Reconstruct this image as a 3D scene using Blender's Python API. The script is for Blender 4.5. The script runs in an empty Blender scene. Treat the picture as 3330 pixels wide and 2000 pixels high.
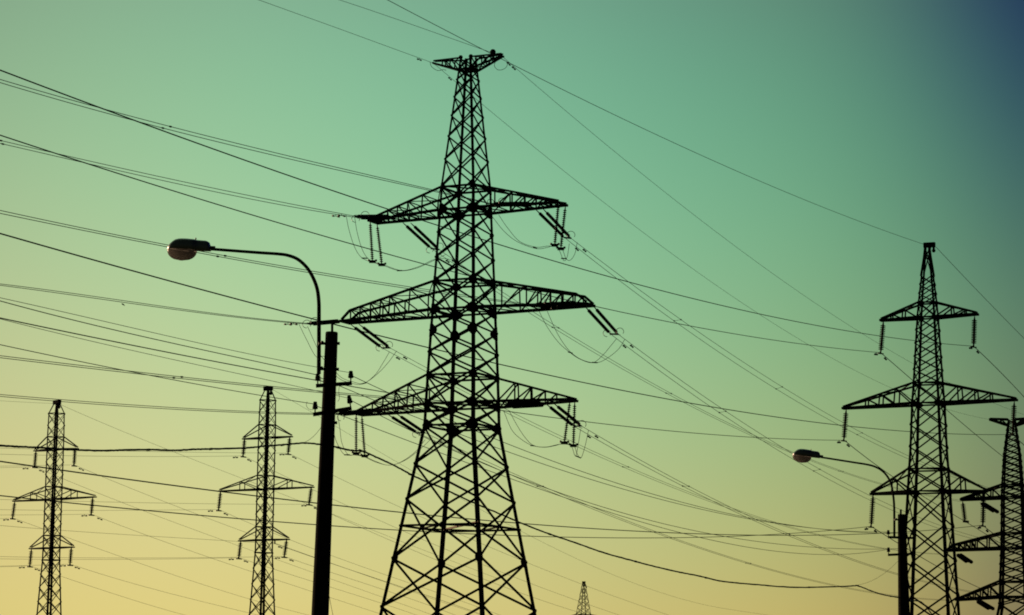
import bpy, math, random
from mathutils import Vector, Matrix
random.seed(7)
C = bpy.context.scene.collection
R = math.radians

# ------------------------------------------------------------------ camera
EYE = Vector((0, 0, 1.7))
FPX = 9435.0                       # focal length in photograph pixels (102 mm on a 36 mm frame)
PITCH, ROLL = math.atan(1412 / FPX), 0.0145
FWD = Vector((0, math.cos(PITCH), math.sin(PITCH)))
R0, U0 = Vector((1, 0, 0)), Vector((0, -math.sin(PITCH), math.cos(PITCH)))
RGT = R0 * math.cos(ROLL) + U0 * math.sin(ROLL)
UPV = U0 * math.cos(ROLL) - R0 * math.sin(ROLL)
cam = bpy.data.objects.new('camera', bpy.data.cameras.new('camera'))
C.objects.link(cam)
cam.data.lens, cam.data.sensor_width = 36 * FPX / 3330, 36
cam.data.clip_start, cam.data.clip_end = 0.5, 20000
cam.matrix_world = Matrix(((RGT.x, UPV.x, -FWD.x, EYE.x), (RGT.y, UPV.y, -FWD.y, EYE.y),
                           (RGT.z, UPV.z, -FWD.z, EYE.z), (0, 0, 0, 1)))
bpy.context.scene.camera = cam

# ------------------------------------------------------------------ world: dusk sky, colour depends only on direction
SUN_AZ, SUN_EL = R(-54), R(7)
world = bpy.data.worlds.new("World")
bpy.context.scene.world = world
world.use_nodes = True
wt = world.node_tree
wt.nodes.clear()
def wn(kind, **kw):
    n = wt.nodes.new(kind)
    for k, v in kw.items(): setattr(n, k, v)
    return n
def put(sock, v):
    if isinstance(v, bpy.types.NodeSocket): wt.links.new(v, sock)
    else: sock.default_value = v
def M(op, a, b=None, clamp=False):
    n = wn('ShaderNodeMath', operation=op, use_clamp=clamp)
    put(n.inputs[0], a)
    if b is not None: put(n.inputs[1], b)
    return n.outputs[0]
def SM(op, a, b, d):
    n = wn('ShaderNodeMath', operation=op)
    for i, x in enumerate((a, b, d)): put(n.inputs[i], x)
    return n.outputs[0]
def VS(vec, s):
    n = wn('ShaderNodeVectorMath', operation='SCALE')
    put(n.inputs[0], vec); put(n.inputs['Scale'], s)
    return n.outputs[0]
def VA(a, b):
    n = wn('ShaderNodeVectorMath', operation='ADD')
    put(n.inputs[0], a); put(n.inputs[1], b)
    return n.outputs[0]
geo = wn('ShaderNodeTexCoord')
sep = wn('ShaderNodeSeparateXYZ'); wt.links.new(geo.outputs['Generated'], sep.inputs[0])
dx, dy, dz = sep.outputs
fy = M('MAXIMUM', dy, 0.2)
u = SM('SMOOTH_MIN', SM('SMOOTH_MAX', M('DIVIDE', M('DIVIDE', dx, fy), 0.1765), -1.12, .24), 1.08, .24)     # azimuth
v = SM('SMOOTH_MIN', SM('SMOOTH_MAX', M('DIVIDE', M('SUBTRACT', M('DIVIDE', dz, fy), 0.1530), 0.1075), -1.15, .24), 1.15, .24)  # height
u2, v2 = M('MULTIPLY', u, u), M('MULTIPLY', v, v)
SKY = [[-1.1347, -0.6283, -0.7863, -0.1691, -0.182, 0.0219, 0.1165, -0.0671, 0.1258, 0.1323, -0.568, -0.3515, -0.6583],
       [-0.5758, -0.332, -0.1392, -0.2873, -0.0817, -0.2047, 0.0507, -0.0863, -0.0594, -0.0489, -0.5228, -0.291, -0.5462],
       [-1.1801, -0.319, 0.0915, -0.3769, 0.0031, -0.3044, 0.0051, -0.0203, -0.0655, 0.0235, -0.2024, -0.0176, 0.0643]]
far = M('MULTIPLY', M('POWER', M('MAXIMUM', M('SUBTRACT', u, 0.4), 0.0), 3.0), 4.0)      # steeper darkening to the right: a vignette worked into the sky colour
terms = [None, u, v, u2, M('MULTIPLY', u, v), v2, M('MULTIPLY', u2, u), M('MULTIPLY', u2, v), M('MULTIPLY', u, v2),
         M('MULTIPLY', v2, v), far, M('MULTIPLY', far, v), M('MULTIPLY', far, v2)]
acc = None
for k, t in enumerate(terms):
    c = (SKY[0][k], SKY[1][k], SKY[2][k])
    if t is None: acc = c
    else:
        cn = wn('ShaderNodeCombineXYZ')
        for i in range(3): cn.inputs[i].default_value = c[i]
        acc = VA(VS(cn.outputs[0], t), acc)
se = wn('ShaderNodeSeparateXYZ'); put(se.inputs[0], acc)
ex = wn('ShaderNodeCombineXYZ')
for i in range(3): put(ex.inputs[i], M('EXPONENT', se.outputs[i]))
# the half of the sky away from the sunset is already night-dark
mr = wn('ShaderNodeMapRange', interpolation_type='SMOOTHSTEP')
put(mr.inputs['Value'], dy)
mr.inputs['From Min'].default_value, mr.inputs['From Max'].default_value = -0.1, 0.75
mr.inputs['To Min'].default_value, mr.inputs['To Max'].default_value = 0.03, 1.0
grad = VS(ex.outputs[0], mr.outputs['Result'])
nish = wn('ShaderNodeTexSky', sky_type='NISHITA', sun_disc=False, sun_elevation=SUN_EL, sun_rotation=SUN_AZ % (2 * math.pi))
bg1, bg2 = wn('ShaderNodeBackground'), wn('ShaderNodeBackground')
put(bg1.inputs['Color'], grad); bg1.inputs['Strength'].default_value = 1.0
put(bg2.inputs['Color'], nish.outputs[0]); bg2.inputs['Strength'].default_value = 0.002
add, wo = wn('ShaderNodeAddShader'), wn('ShaderNodeOutputWorld')
wt.links.new(bg1.outputs[0], add.inputs[0]); wt.links.new(bg2.outputs[0], add.inputs[1])
wt.links.new(add.outputs[0], wo.inputs[0])

# ------------------------------------------------------------------ sun, exposure
sun = bpy.data.objects.new('sun', bpy.data.lights.new('sun', 'SUN'))
C.objects.link(sun)
sun.data.energy, sun.data.angle, sun.data.color = 3.0, R(0.5), (1.0, 0.70, 0.44)
SUND = Vector((math.sin(SUN_AZ) * math.cos(SUN_EL), math.cos(SUN_AZ) * math.cos(SUN_EL), math.sin(SUN_EL)))
sun.rotation_euler = SUND.to_track_quat('Z', 'Y').to_euler()
vs = bpy.context.scene.view_settings
bpy.context.scene.cycles.filter_width = 1.85
vs.view_transform, vs.look, vs.exposure, vs.gamma = 'Standard', 'None', 0.0, 1.0

# ------------------------------------------------------------------ materials
def mat(name, c1, c2, scale, rough, metal=0.0, spec=0.5, bump=0.0, detail=6):
    m = bpy.data.materials.new(name); m.use_nodes = True
    nt = m.node_tree; b = nt.nodes['Principled BSDF']
    tc = nt.nodes.new('ShaderNodeTexCoord'); nz = nt.nodes.new('ShaderNodeTexNoise')
    nz.inputs['Scale'].default_value, nz.inputs['Detail'].default_value = scale, detail
    cr = nt.nodes.new('ShaderNodeValToRGB')
    cr.color_ramp.elements[0].color, cr.color_ramp.elements[1].color = (*c1, 1), (*c2, 1)
    cr.color_ramp.elements[0].position, cr.color_ramp.elements[1].position = .3, .7
    nt.links.new(tc.outputs['Object'], nz.inputs['Vector']); nt.links.new(nz.outputs['Fac'], cr.inputs[0])
    nt.links.new(cr.outputs[0], b.inputs['Base Color'])
    b.inputs['Roughness'].default_value, b.inputs['Metallic'].default_value = rough, metal
    b.inputs['Specular IOR Level'].default_value = spec
    if bump:
        bp = nt.nodes.new('ShaderNodeBump'); bp.inputs['Strength'].default_value = bump
        nt.links.new(nz.outputs['Fac'], bp.inputs['Height']); nt.links.new(bp.outputs[0], b.inputs['Normal'])
    return m
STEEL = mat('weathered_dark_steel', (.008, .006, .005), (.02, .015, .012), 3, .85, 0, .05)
SUNLIT = mat('sunlit_toned_steel', (.16, .09, .05), (.34, .22, .13), 4, .7, 0, .2)  # paler, warmer steel: low sunlight painted into the base colour
WIRE = mat('dark_stranded_wire', (.012, .013, .012), (.022, .023, .022), 8, .8, 0, .05)
SHEATH = mat('black_cable_sheath', (.008, .008, .008), (.018, .017, .016), 8, .7, 0, .2)
GLASS = mat('brown_glazed_insulator', (.012, .008, .006), (.025, .016, .012), 5, .5, 0, .05)
FITTING = mat('galvanised_fitting', (.02, .018, .016), (.05, .045, .04), 10, .4, .4, .3)
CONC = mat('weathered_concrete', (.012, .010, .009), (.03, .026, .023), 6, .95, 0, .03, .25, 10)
HOUSING = mat('polished_lamp_housing', (.34, .33, .34), (.42, .41, .41), 6, .36, .9, .5)
GRASS = mat('dark_grass', (.018, .028, .008), (.05, .055, .02), .35, .95, 0, .1, .4, 12)
bowl = bpy.data.materials.new('frosted_lamp_glass'); bowl.use_nodes = True
_n = bowl.node_tree; _b = _n.nodes['Principled BSDF']
_b.inputs['Base Color'].default_value = (.5, .45, .43, 1); _b.inputs['Roughness'].default_value = .25
_t = _n.nodes.new('ShaderNodeBsdfTranslucent'); _t.inputs['Color'].default_value = (.55, .50, .48, 1)
_m = _n.nodes.new('ShaderNodeMixShader'); _m.inputs[0].default_value = .72
_z = _n.nodes.new('ShaderNodeTexNoise'); _z.inputs['Scale'].default_value = 9
_n.links.new(_b.outputs[0], _m.inputs[1]); _n.links.new(_t.outputs[0], _m.inputs[2])
_n.links.new(_m.outputs[0], _n.nodes['Material Output'].inputs[0])

# ------------------------------------------------------------------ helpers
def ray(px, py):
    return FWD + RGT * ((px - 1665) / FPX) + UPV * ((1000 - py) / FPX)
def at(p, Y):                                  # the point seen at photograph pixel p that stands Y metres ahead
    d = ray(*p); return EYE + d * ((Y - EYE.y) / d.y)
def seen(P):
    d = P - EYE; w = d.dot(FWD)
    return 1665 + FPX * d.dot(RGT) / w, 1000 - FPX * d.dot(UPV) / w
def along(P0, deg, p):                         # how far ahead the sight line p crosses the vertical plane from P0 heading deg
    d = ray(*p); r = d.x / d.y; s, c = math.sin(R(deg)), math.cos(R(deg))
    return P0.y + (r * P0.y - P0.x) / (s - r * c) * c
# reading frames of the photograph: origin and scale
FR = {'A1': (0, 150, 2.24636), 'A2': (0, 800, 2.24636), 'A3': (0, 1340, 2.24636), 'B1': (1700, 150, 2.24636),
      'B2': (1700, 750, 2.24636), 'B3': (1700, 1340, 2.24636), 'C1': (2730, 1100, 4.11833), 'C2': (2730, 1460, 2.7483),
      'c1': (1050, 0, 2.12), 'c2': (1050, 550, 2.24636), 'c3': (1050, 850, 2.24636), 'c4': (950, 1350, 2.05917),
      'L': (0, 1200, 1.856), 'M': (650, 1200, 1.856), 'P': (500, 700, 2.12), 'R1': (2550, 750, 2.2833),
      'R2': (2550, 1300, 2.1205), 'W': (0, 0, .74204), 'N': (0, 0, 1)}
def q(f, x, y):
    a, b, s = FR[f]; return (a + x / s, b + y / s)
def qs(*a):                                    # qs('A1', (x,y), ..., 'B2', (x,y), ...)
    out, f = [], None
    for e in a:
        if isinstance(e, str): f = e
        else: out.append(q(f, *e))
    return out

class MB:                                      # collects pieces of ONE mesh
    def __init__(s): s.v, s.f = [], []
    def poly(s, pts, faces):
        o = len(s.v); s.v += [tuple(p) for p in pts]; s.f += [tuple(o + i for i in f) for f in faces]
    def prism(s, A, B):
        n = len(A)
        s.poly(list(A) + list(B), [tuple(range(n))[::-1], tuple(range(n, 2 * n))] +
               [(i, (i + 1) % n, n + (i + 1) % n, n + i) for i in range(n)])
    def bar(s, a, b, w, h=None, ref=None, angle=False):
        a, b = Vector(a), Vector(b); d = b - a
        if d.length < 1e-5: return
        d.normalize(); ref = Vector(ref) if ref else (Vector((0, 0, 1)) if abs(d.z) < .9 else Vector((1, 0, 0)))
        x = d.cross(ref).normalized(); y = x.cross(d).normalized(); h = h or w
        if angle:
            t = .16 * w; sec = [(-w/2, -h/2), (w/2, -h/2), (w/2, -h/2 + t), (-w/2 + t, -h/2 + t), (-w/2 + t, h/2), (-w/2, h/2)]
        else: sec = [(-w/2, -h/2), (w/2, -h/2), (w/2, h/2), (-w/2, h/2)]
        s.prism([a + x*p + y*r for p, r in sec], [b + x*p + y*r for p, r in sec])
    def tube(s, pts, r, n=6):
        pts = [Vector(p) for p in pts]; m = len(pts); rs = r if isinstance(r, (list, tuple)) else [r] * m
        ring = []; prev = None
        for i, p in enumerate(pts):
            d = (pts[min(i + 1, m - 1)] - pts[max(i - 1, 0)]).normalized()
            if prev is None: prev = d.cross(Vector((0, 0, 1)) if abs(d.z) < .9 else Vector((1, 0, 0))).normalized()
            x = (prev - d * prev.dot(d)).normalized(); y = d.cross(x); prev = x
            ring += [p + (x * math.cos(6.2832 * k / n) + y * math.sin(6.2832 * k / n)) * rs[i] for k in range(n)]
        fs = [(i*n + k, i*n + (k+1) % n, (i+1)*n + (k+1) % n, (i+1)*n + k) for i in range(m - 1) for k in range(n)]
        s.poly(ring, fs + [tuple(range(n))[::-1], tuple(range((m-1)*n, m*n))])
    def ball(s, c, r, n=8):
        c = Vector(c); s.tube([c + Vector((0, 0, r * math.sin(R(a)))) for a in (-88, -50, -15, 15, 50, 88)],
                              [r * math.cos(R(a)) for a in (-88, -50, -15, 15, 50, 88)], n)
    def build(s, name, m, parent=None, smooth=False):
        me = bpy.data.meshes.new(name); me.from_pydata(s.v, [], s.f)
        if smooth: me.polygons.foreach_set('use_smooth', [True] * len(me.polygons))
        me.materials.append(m); me.update()
        o = bpy.data.objects.new(name, me); C.objects.link(o)
        if parent:
            o.parent = parent
            p = parent; off = Vector((0, 0, 0))
            while p: off += p.location; p = p.parent
            me.transform(Matrix.Translation(-off))
        return o
def tag(o, label, cat, group=None):
    o['label'], o['category'] = label, cat
    if group: o['group'] = group
    return o
def thing(name, loc, label, cat, group=None):
    o = bpy.data.objects.new(name, None); o.empty_display_size = .5; C.objects.link(o); o.location = loc
    return tag(o, label, cat, group)
def one(mb, name, m, label, cat, group=None, smooth=False, org=None):     # a thing that is one mesh
    o = mb.build(name, m, None, smooth)
    org = Vector(org if org else mb.v[0]); o.data.transform(Matrix.Translation(-org)); o.location = org
    return tag(o, label, cat, group)
def spline(pts, n=8):                          # Catmull-Rom through the points
    pts = [Vector(p) for p in pts]; P = [2*pts[0] - pts[1]] + pts + [2*pts[-1] - pts[-2]]; out = []
    for i in range(1, len(P) - 2):
        for k in range(n):
            t = k / n; a, b, c, d = P[i-1:i+3]
            out.append(.5 * (2*b + (c - a)*t + (2*a - 5*b + 4*c - d)*t*t + (3*b - a - 3*c + d)*t**3))
    return out + [pts[-1]]
def solve(Mx, y):                              # tiny least squares
    n = len(Mx[0]); A = [[sum(r[i]*r[j] for r in Mx) + (1e-9 if i == j else 0) for j in range(n)] + [sum(r[i]*t for r, t in zip(Mx, y))] for i in range(n)]
    for i in range(n):
        p = max(range(i, n), key=lambda k: abs(A[k][i])); A[i], A[p] = A[p], A[i]
        for k in range(n):
            if k != i:
                m = A[k][i] / A[i][i]; A[k] = [x - m*w for x, w in zip(A[k], A[i])]
    return [A[i][n] / A[i][i] for i in range(n)]
def hang(pts, Y0, Y1, ext0=0, ext1=0, n=36, exact=False):
    """A cable in the vertical plane between its two ends, sagging as the photograph shows; ext: metres it runs on past an end."""
    A, B = at(pts[0], Y0), at(pts[-1], Y1)
    h = Vector((B.x - A.x, B.y - A.y, 0)); L = h.length; nrm = Vector((-h.y, h.x, 0)) / L
    T, Z = [], []
    for p in pts[1:-1]:
        d = ray(*p); k = (A - EYE).dot(nrm) / d.dot(nrm); P = EYE + d * k
        t = (P - A).dot(h) / (L*L)
        if 0.01 < t < .99: T.append(t); Z.append(P.z - (A.z + (B.z - A.z) * t))
    if exact:
        return spline([A] + [A + h*t + Vector((0, 0, z + (B.z - A.z)*t)) for t, z in zip(T, Z)] + [B], 6)
    if len(T) >= 3: s, c = solve([[t*(1-t), t*(1-t)*(2*t-1)] for t in T], Z)
    elif T: (s,), c = solve([[t*(1-t)] for t in T], Z), 0
    else: s, c = -.012 * L, 0
    f = lambda t: A + h*t + Vector((0, 0, (B.z - A.z)*t + s*t*(1-t) + c*t*(1-t)*(2*t-1)))
    out = [f(k / n) for k in range(n + 1)]
    if ext0:
        g = (out[0] - out[1]).normalized(); out = [out[0] + g*ext0 + Vector((0, 0, .00025*ext0**2)), out[0] + g*ext0*.5 + Vector((0, 0, .00006*ext0**2))] + out
    if ext1:
        g = (out[-1] - out[-2]).normalized(); out += [out[-1] + g*ext1*.5 + Vector((0, 0, .00006*ext1**2)), out[-1] + g*ext1 + Vector((0, 0, .00025*ext1**2))]
    return out
def near(path, px):                            # the place on a cable where the photograph shows column px
    best = None
    for a, b in zip(path, path[1:]):
        x0, x1 = seen(a)[0], seen(b)[0]
        if (x0 - px) * (x1 - px) <= 0 and x0 != x1:
            t = (px - x0) / (x1 - x0); return a + (b - a) * t, (b - a).normalized()
        for e in (a, b):
            if best is None or abs(seen(e)[0] - px) < best[0]: best = (abs(seen(e)[0] - px), e, (b - a).normalized())
    return best[1], best[2]
def dampers(path, cols, parent, s=1.0):
    for px in cols:
        P, d = near(path, px); mb = MB(); lo = P - Vector((0, 0, .16*s))
        mb.bar(P, lo, .05*s); mb.tube([lo - d*.3*s, lo + d*.3*s], .022*s, 5)
        for g in (-1, 1): mb.tube([lo + d*g*.36*s, lo + d*g*.17*s], .075*s, 7)
        mb.build('vibration_damper', FITTING, parent)
def cable(name, label, group, path, r, damp=(), m=None, cat='power line', ds=1.0, n=6):
    mb = MB(); mb.tube(path, r, n); o = one(mb, name, m or WIRE, label, cat, group, True, path[len(path)//2])
    dampers(path, damp, o, ds); return o
def twin(label, group, up, lo, r, spacers=(), damp=(), bars=True):
    o = thing('twin_conductor', up[len(up)//2], label, 'power line', group)
    for p in (up, lo):
        mb = MB(); mb.tube(p, r, 6); w = mb.build('wire', WIRE, o, True)
    for a, b in spacers:
        P, d = near(up, a); Q, e = near(lo, b); mb = MB()
        if bars: mb.tube([P, Q], .014, 5)
        for X, g in ((P, d), (Q, e)): mb.tube([X - g*.11, X - g*.05, X + g*.05, X + g*.11], [.025, .055, .055, .025], 7)
        mb.build('spacer', FITTING, o)
    for p, cols in zip((up, lo), damp or ((), ())): dampers(p, cols, o, .8)
    return o
def disc_string(A, B, n, rd, parent=None, name='insulator_string', cap=.12):
    """a chain of cap-and-pin discs from A to B"""
    A, B = Vector(A), Vector(B); d = B - A; L = d.length; d.normalize(); mb = MB(); pts, rs = [A], [.025]
    a0, a1 = L * cap, L * (1 - cap * .6); st = (a1 - a0) / n
    for i in range(n):
        s = a0 + i * st
        for o, r in ((.02, rd*.38), (.30, rd*.42), (.34, rd*.75), (.55, rd), (.68, rd), (.72, rd*.42)): pts.append(A + d*(s + o*st)); rs.append(r)
    pts.append(B); rs.append(.03); mb.tube(pts, rs, 9)
    return mb.build(name, GLASS, parent) if parent or name else mb

# ------------------------------------------------------------------ ground
g = MB()
NX = 48
for i in range(NX + 1):
    for j in range(NX + 1):
        X, Y = (i / NX - .5) * 9000, -1500 + j / NX * 9000
        g.v.append((X, Y, -.02))
g.f = [(i*(NX+1) + j, (i+1)*(NX+1) + j, (i+1)*(NX+1) + j + 1, i*(NX+1) + j + 1) for i in range(NX) for j in range(NX)]
go = g.build('ground', GRASS); go['kind'] = 'structure'

# ------------------------------------------------------------------ lattice towers
class Tower:
    def __init__(s, label, group, Y0, deg, axis, levels, ratio=1.0, leg=.2, brace=.1, taper=.5, name='transmission_tower'):
        s.Y0, s.ph = Y0, R(deg); s.k = ratio; s.leg, s.br, s.taper = leg, brace, taper
        s.X0 = sum(at(p, Y0).x for p in axis) / len(axis)
        s.base = Vector((s.X0, Y0, 0)); s.root = thing(name, s.base, label, 'tower', group)
        s.U = Vector((math.cos(s.ph), -math.sin(s.ph), 0)); s.W = Vector((math.sin(s.ph), math.cos(s.ph), 0))
        s.prof = []
        for py, w in levels:
            z = s.z(py); dep = (Vector((s.X0, Y0, z)) - EYE).dot(FWD)
            o = w / 2 * dep / FPX
            s.prof.append((z, o / (math.cos(s.ph) + s.k * math.sin(s.ph))))
        (z1, a1), (z2, a2) = s.prof[-2:]
        s.prof.append((0, a2 + (a2 - a1) / (z2 - z1) * (0 - z2)))
    def z(s, py):
        v_ = (1000 - py) / FPX; X, Y = s.X0, s.Y0
        return EYE.z + (v_ * (Y*FWD.y) - X*UPV.x - Y*UPV.y) / (UPV.z - v_*FWD.z)
    def a(s, z):
        P = s.prof
        for (z1, a1), (z2, a2) in zip(P, P[1:]):
            if z >= z2: return a1 + (a2 - a1) * (z - z1) / (z2 - z1)
        return P[-1][1]
    def P(s, uu, ww, z): return s.base + s.U*uu + s.W*ww + Vector((0, 0, z))
    def corner(s, k, z):
        cu, cw = ((-1, -1), (1, -1), (1, 1), (-1, 1))[k % 4]; a = s.a(z); return s.P(cu*a, cw*a*s.k, z)
    def hit(s, p):                             # (u, z) where sight line p meets the vertical plane of the crossarms
        d = ray(*p); t = (s.base - EYE).dot(s.W) / d.dot(s.W); X = EYE + d*t
        return (X - s.base).dot(s.U), X.z
    def body(s, nodes, belts=(), gussets=()):
        zt = s.prof[0][0]; s.legs = []
        zs = [p[0] for p in s.prof]
        for k in range(4):
            mb = MB()
            for z1, z2 in zip(zs, zs[1:]):                 # rolled angle: two flanges along the faces
                w = s.leg * (s.taper + (1 - s.taper) * min(1, (zt - (z1 + z2)/2) / (zt*.7))); t = .13 * w
                A, B = s.corner(k, z1 + .04), s.corner(k, z2)
                for j, oth in ((k + 1, k - 1), (k - 1, k + 1)):
                    h = s.corner(j, z1) - s.corner(k, z1); h.z = 0; h.normalize()
                    n = s.corner(oth, z1) - s.corner(k, z1); n.z = 0; n.normalize()
                    sec = [Vector((0, 0, 0)), h*w, h*w + n*t, n*t]
                    mb.prism([A + e for e in sec], [B + e for e in sec])
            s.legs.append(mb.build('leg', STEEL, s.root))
        for k in range(4):
            mb = MB(); out = (s.corner(k, 5) + s.corner(k+1, 5)) / 2 - s.base; out.z = 0; out.normalize()
            for z1, z2 in zip(nodes, nodes[1:]):
                w = s.br * (.6 + .4 * min(1, (zt - z2) / (zt*.75)))
                mb.bar(s.corner(k, z1) + out*.03, s.corner(k+1, z2) + out*.03, w, w*.5, out)
                mb.bar(s.corner(k+1, z1) - out*.03, s.corner(k, z2) - out*.03, w, w*.5, out)
            for z in belts: mb.bar(s.corner(k, z), s.corner(k+1, z), s.br*.9, s.br*.8, out)
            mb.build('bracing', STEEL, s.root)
        for z in belts:
            mb = MB(); mb.bar(s.corner(0, z) + Vector((0, 0, .05)), s.corner(2, z) + Vector((0, 0, .05)), s.br*.6); mb.build('diaphragm', STEEL, s.root)
        for z, sz, hf in gussets:
            for k in range(4):
                mb = MB(); c = s.corner(k, z)
                for j in (k + 1, k - 1):
                    h = s.corner(j, z) - c; h.z = 0; h.normalize(); dn = (s.corner(k, z - 1) - s.corner(k, z + 1)).normalized()
                    o = Vector((-h.y, h.x, 0)) * (.045 if j == k + 1 else -.045)
                    poly = [(-.06, -hf), (.32, -hf), (1, -.22*hf), (1, .22*hf), (.32, hf), (-.06, hf)]
                    pts = [c + h*(a*sz) + dn*(b*sz) for a, b in poly]
                    mb.prism([p + o for p in pts], [p + o*.4 for p in pts])
                mb.build('gusset_plate', STEEL, s.legs[k])
    def arm(s, zl, zu, tip, wt, fr, knee=None, ch=.14, lc=.07, up_end=.12):
        ut, ztip = s.hit(tip); sg = 1 if ut > 0 else -1
        lo = lambda t, e: s.P(sg*s.a(zl), e*s.a(zl)*s.k, zl).lerp(s.P(ut, e*wt, ztip), t)
        def hi(t, e):
            A = s.P(sg*s.a(zu), e*s.a(zu)*s.k, zu); E = s.P(ut, e*wt, ztip + up_end)
            if knee:
                tk, hk = knee; K = lo(tk, e) + Vector((0, 0, hk))
                return A.lerp(K, t / tk) if t < tk else K.lerp(E, (t - tk) / (1 - tk))
            return A.lerp(E, t)
        mb = MB()
        for e in (-1, 1): mb.bar(lo(0, e), lo(1, e), ch)
        mb.bar(lo(1, -1) - s.W*ch, lo(1, 1) + s.W*ch, ch*.9)
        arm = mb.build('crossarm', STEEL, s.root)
        kn = [0] + ([knee[0]] if knee else []) + [1]
        for e in (-1, 1):
            mb = MB()
            for a, b in zip(kn, kn[1:]): mb.bar(hi(a, e), hi(b, e), ch*.75)
            mb.build('upper_chord', STEEL, arm)
            mb = MB(); T = [0] + list(fr)
            for a, b in zip(T, T[1:]):
                mb.bar(lo(b, e), hi(b, e), lc, ref=s.W); mb.bar(hi(b, e), lo(a, e), lc, ref=s.W)
            mb.build('lacing', STEEL, arm)
        mb = MB(); T = [0] + list(fr) + [1]
        for i, (a, b) in enumerate(zip(T, T[1:])):
            e = 1 if i % 2 else -1
            mb.bar(lo(a, e), lo(b, -e), lc*.9); mb.bar(lo(b, e), lo(b, -e), lc*.8)
            if b < 1: mb.bar(hi(b, e), hi(b, -e), lc*.8); mb.bar(hi(a, e), hi(b, -e), lc*.7)
        mb.build('plan_bracing', STEEL, arm)
        return s.P(ut, 0, ztip), lo
    def cap(s, py, wm, hm, hook=True, off=0):
        z = s.z(py); mb = MB(); mb.bar(s.P(off - wm/2, 0, z), s.P(off + wm/2, 0, z), hm, hm*1.1)
        if hook: mb.bar(s.P(off + wm/2 - .1, 0, z), s.P(off + wm/2 - .1, 0, z - hm*1.6), hm*.5); mb.ball(s.P(off + wm/2 - .1, 0, z - hm*1.4), hm*.45)
        return mb.build('peak_cap', STEEL, s.root)
def auto(zs, f, T):                            # split the stretches between key heights into panels about f widths tall
    out = [zs[0]]
    for a, b in zip(zs, zs[1:]):
        w = 2 * T.a((a + b) / 2); n = max(1, round((a - b) / (f * w)))
        out += [a + (b - a) * i / n for i in range(1, n + 1)]
    return out

TG = 'lattice pylons standing across the view'
# --- the tallest tower: an anchor tower with three pairs of crossarms and a short one at its peak
big = Tower('tallest lattice pylon, in the middle of the view, with a short crossarm on its peak', TG, 189, 27.5,
            [(1518, 200), (1514.5, 688), (1507, 1319), (1494, 2000)],
            [(186, 54), (614, 165), (688, 172), (920, 201), (1012, 211), (1225, 236), (1319, 245), (1389, 251), (2000, 510)], leg=.245, brace=.145)
zb = {k: big.z(k) for k in (190, 228, 262, 319, 380, 448, 523, 614, 688, 761, 842, 920, 1012, 1080, 1150, 1225, 1319, 1389, 1514, 1629, 1823, 1716, 1980, 2200)}
big.body([zb[k] for k in (190, 228, 262, 319, 380, 448, 523, 614, 688, 761, 842, 920, 1012, 1080, 1150, 1225, 1319, 1389, 1514, 1629, 1823, 1980, 2200)] + [0.2],
         belts=[zb[k] for k in (614, 688, 920, 1012, 1225, 1319, 1389, 228)],
         gussets=[(zb[614], .36, .8), (zb[688], .60, .62), (zb[920], .45, .75), (zb[1012], .68, .55), (zb[1080], .52, .85), (zb[1225], .42, .75), (zb[1319], .56, .6),
                  (zb[1389], .66, .62), (zb[1514], .28, 1), (zb[1823], .40, 1.25), (zb[761], .26, .8), (zb[842], .26, .8), (zb[1150], .28, .8)])
mb = MB(); zz = zb[1716]                       # belt of the long lower panel
for k in range(4):
    mb.bar(big.corner(k, zz), big.corner(k+1, zz), .13); mb.bar((big.corner(k, zz) + big.corner(k+1, zz))/2, (big.corner(k+1, zz) + big.corner(k+2, zz))/2, .09)
bl = mb.build('belt', STEEL, big.root)
mb = MB(); mb.bar(big.corner(3, zz) + Vector((0, 0, .12)), big.corner(1, zz) + Vector((0, 0, .12)), .12); bb = mb.build('belt_strut', SUNLIT, big.root); bb['label'] = 'pale brown strut across the belt, sunlight put into its colour'  # strut catching the sun, its lit tone given as colour
cT, cM, cB = [.25, .455, .6, .74, .86], [.25, .47, .57, .68, .795, .9], [.25, .43, .6, .75]
tips = {}
tips['TL'] = big.arm(zb[688], zb[614], q('c2', 370, 386), .55, cT, ch=.17, lc=.075)
tips['TR'] = big.arm(zb[688], zb[614], q('c2', 1749, 253), .55, cT, ch=.17, lc=.075)
tips['ML'] = big.arm(zb[1012], zb[920], q('c2', 165, 1118), .5, cM, (.91, .66), ch=.19, lc=.075)
tips['MR'] = big.arm(zb[1012], zb[920], q('c2', 1950, 990), .5, cM, (.91, .66), ch=.19, lc=.075)
tips['BL'] = big.arm(zb[1319], zb[1225], q('c3', 262, 1118), .5, cB, ch=.17, lc=.08)
tips['BR'] = big.arm(zb[1319], zb[1225], q('c3', 1826, 1013), .5, cB, ch=.17, lc=.08)
tips['PL'] = big.arm(zb[228], zb[190], q('c1', 768, 437), .1, [.35, .65], ch=.12, lc=.07, up_end=.16)
tips['PR'] = big.arm(zb[228], zb[190], q('c1', 1236, 387), .1, [.35, .65], ch=.12, lc=.07, up_end=.16)
mb = MB(); mb.ball(at(q('c1', 1172, 358), 187.5), .2); mb.bar(at(q('c1', 1172, 360), 187.5), at(q('c1', 1172, 378), 187.5), .2); mb.build('earth_wire_clamp', STEEL, big.root)
for cx, cy, cY in ((950, 395, 189), (1020, 388, 188.5)):
    mb = MB(); mb.ball(at(q('c1', cx, cy), cY), .15); mb.build('earth_wire_clamp', STEEL, big.root)

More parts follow.
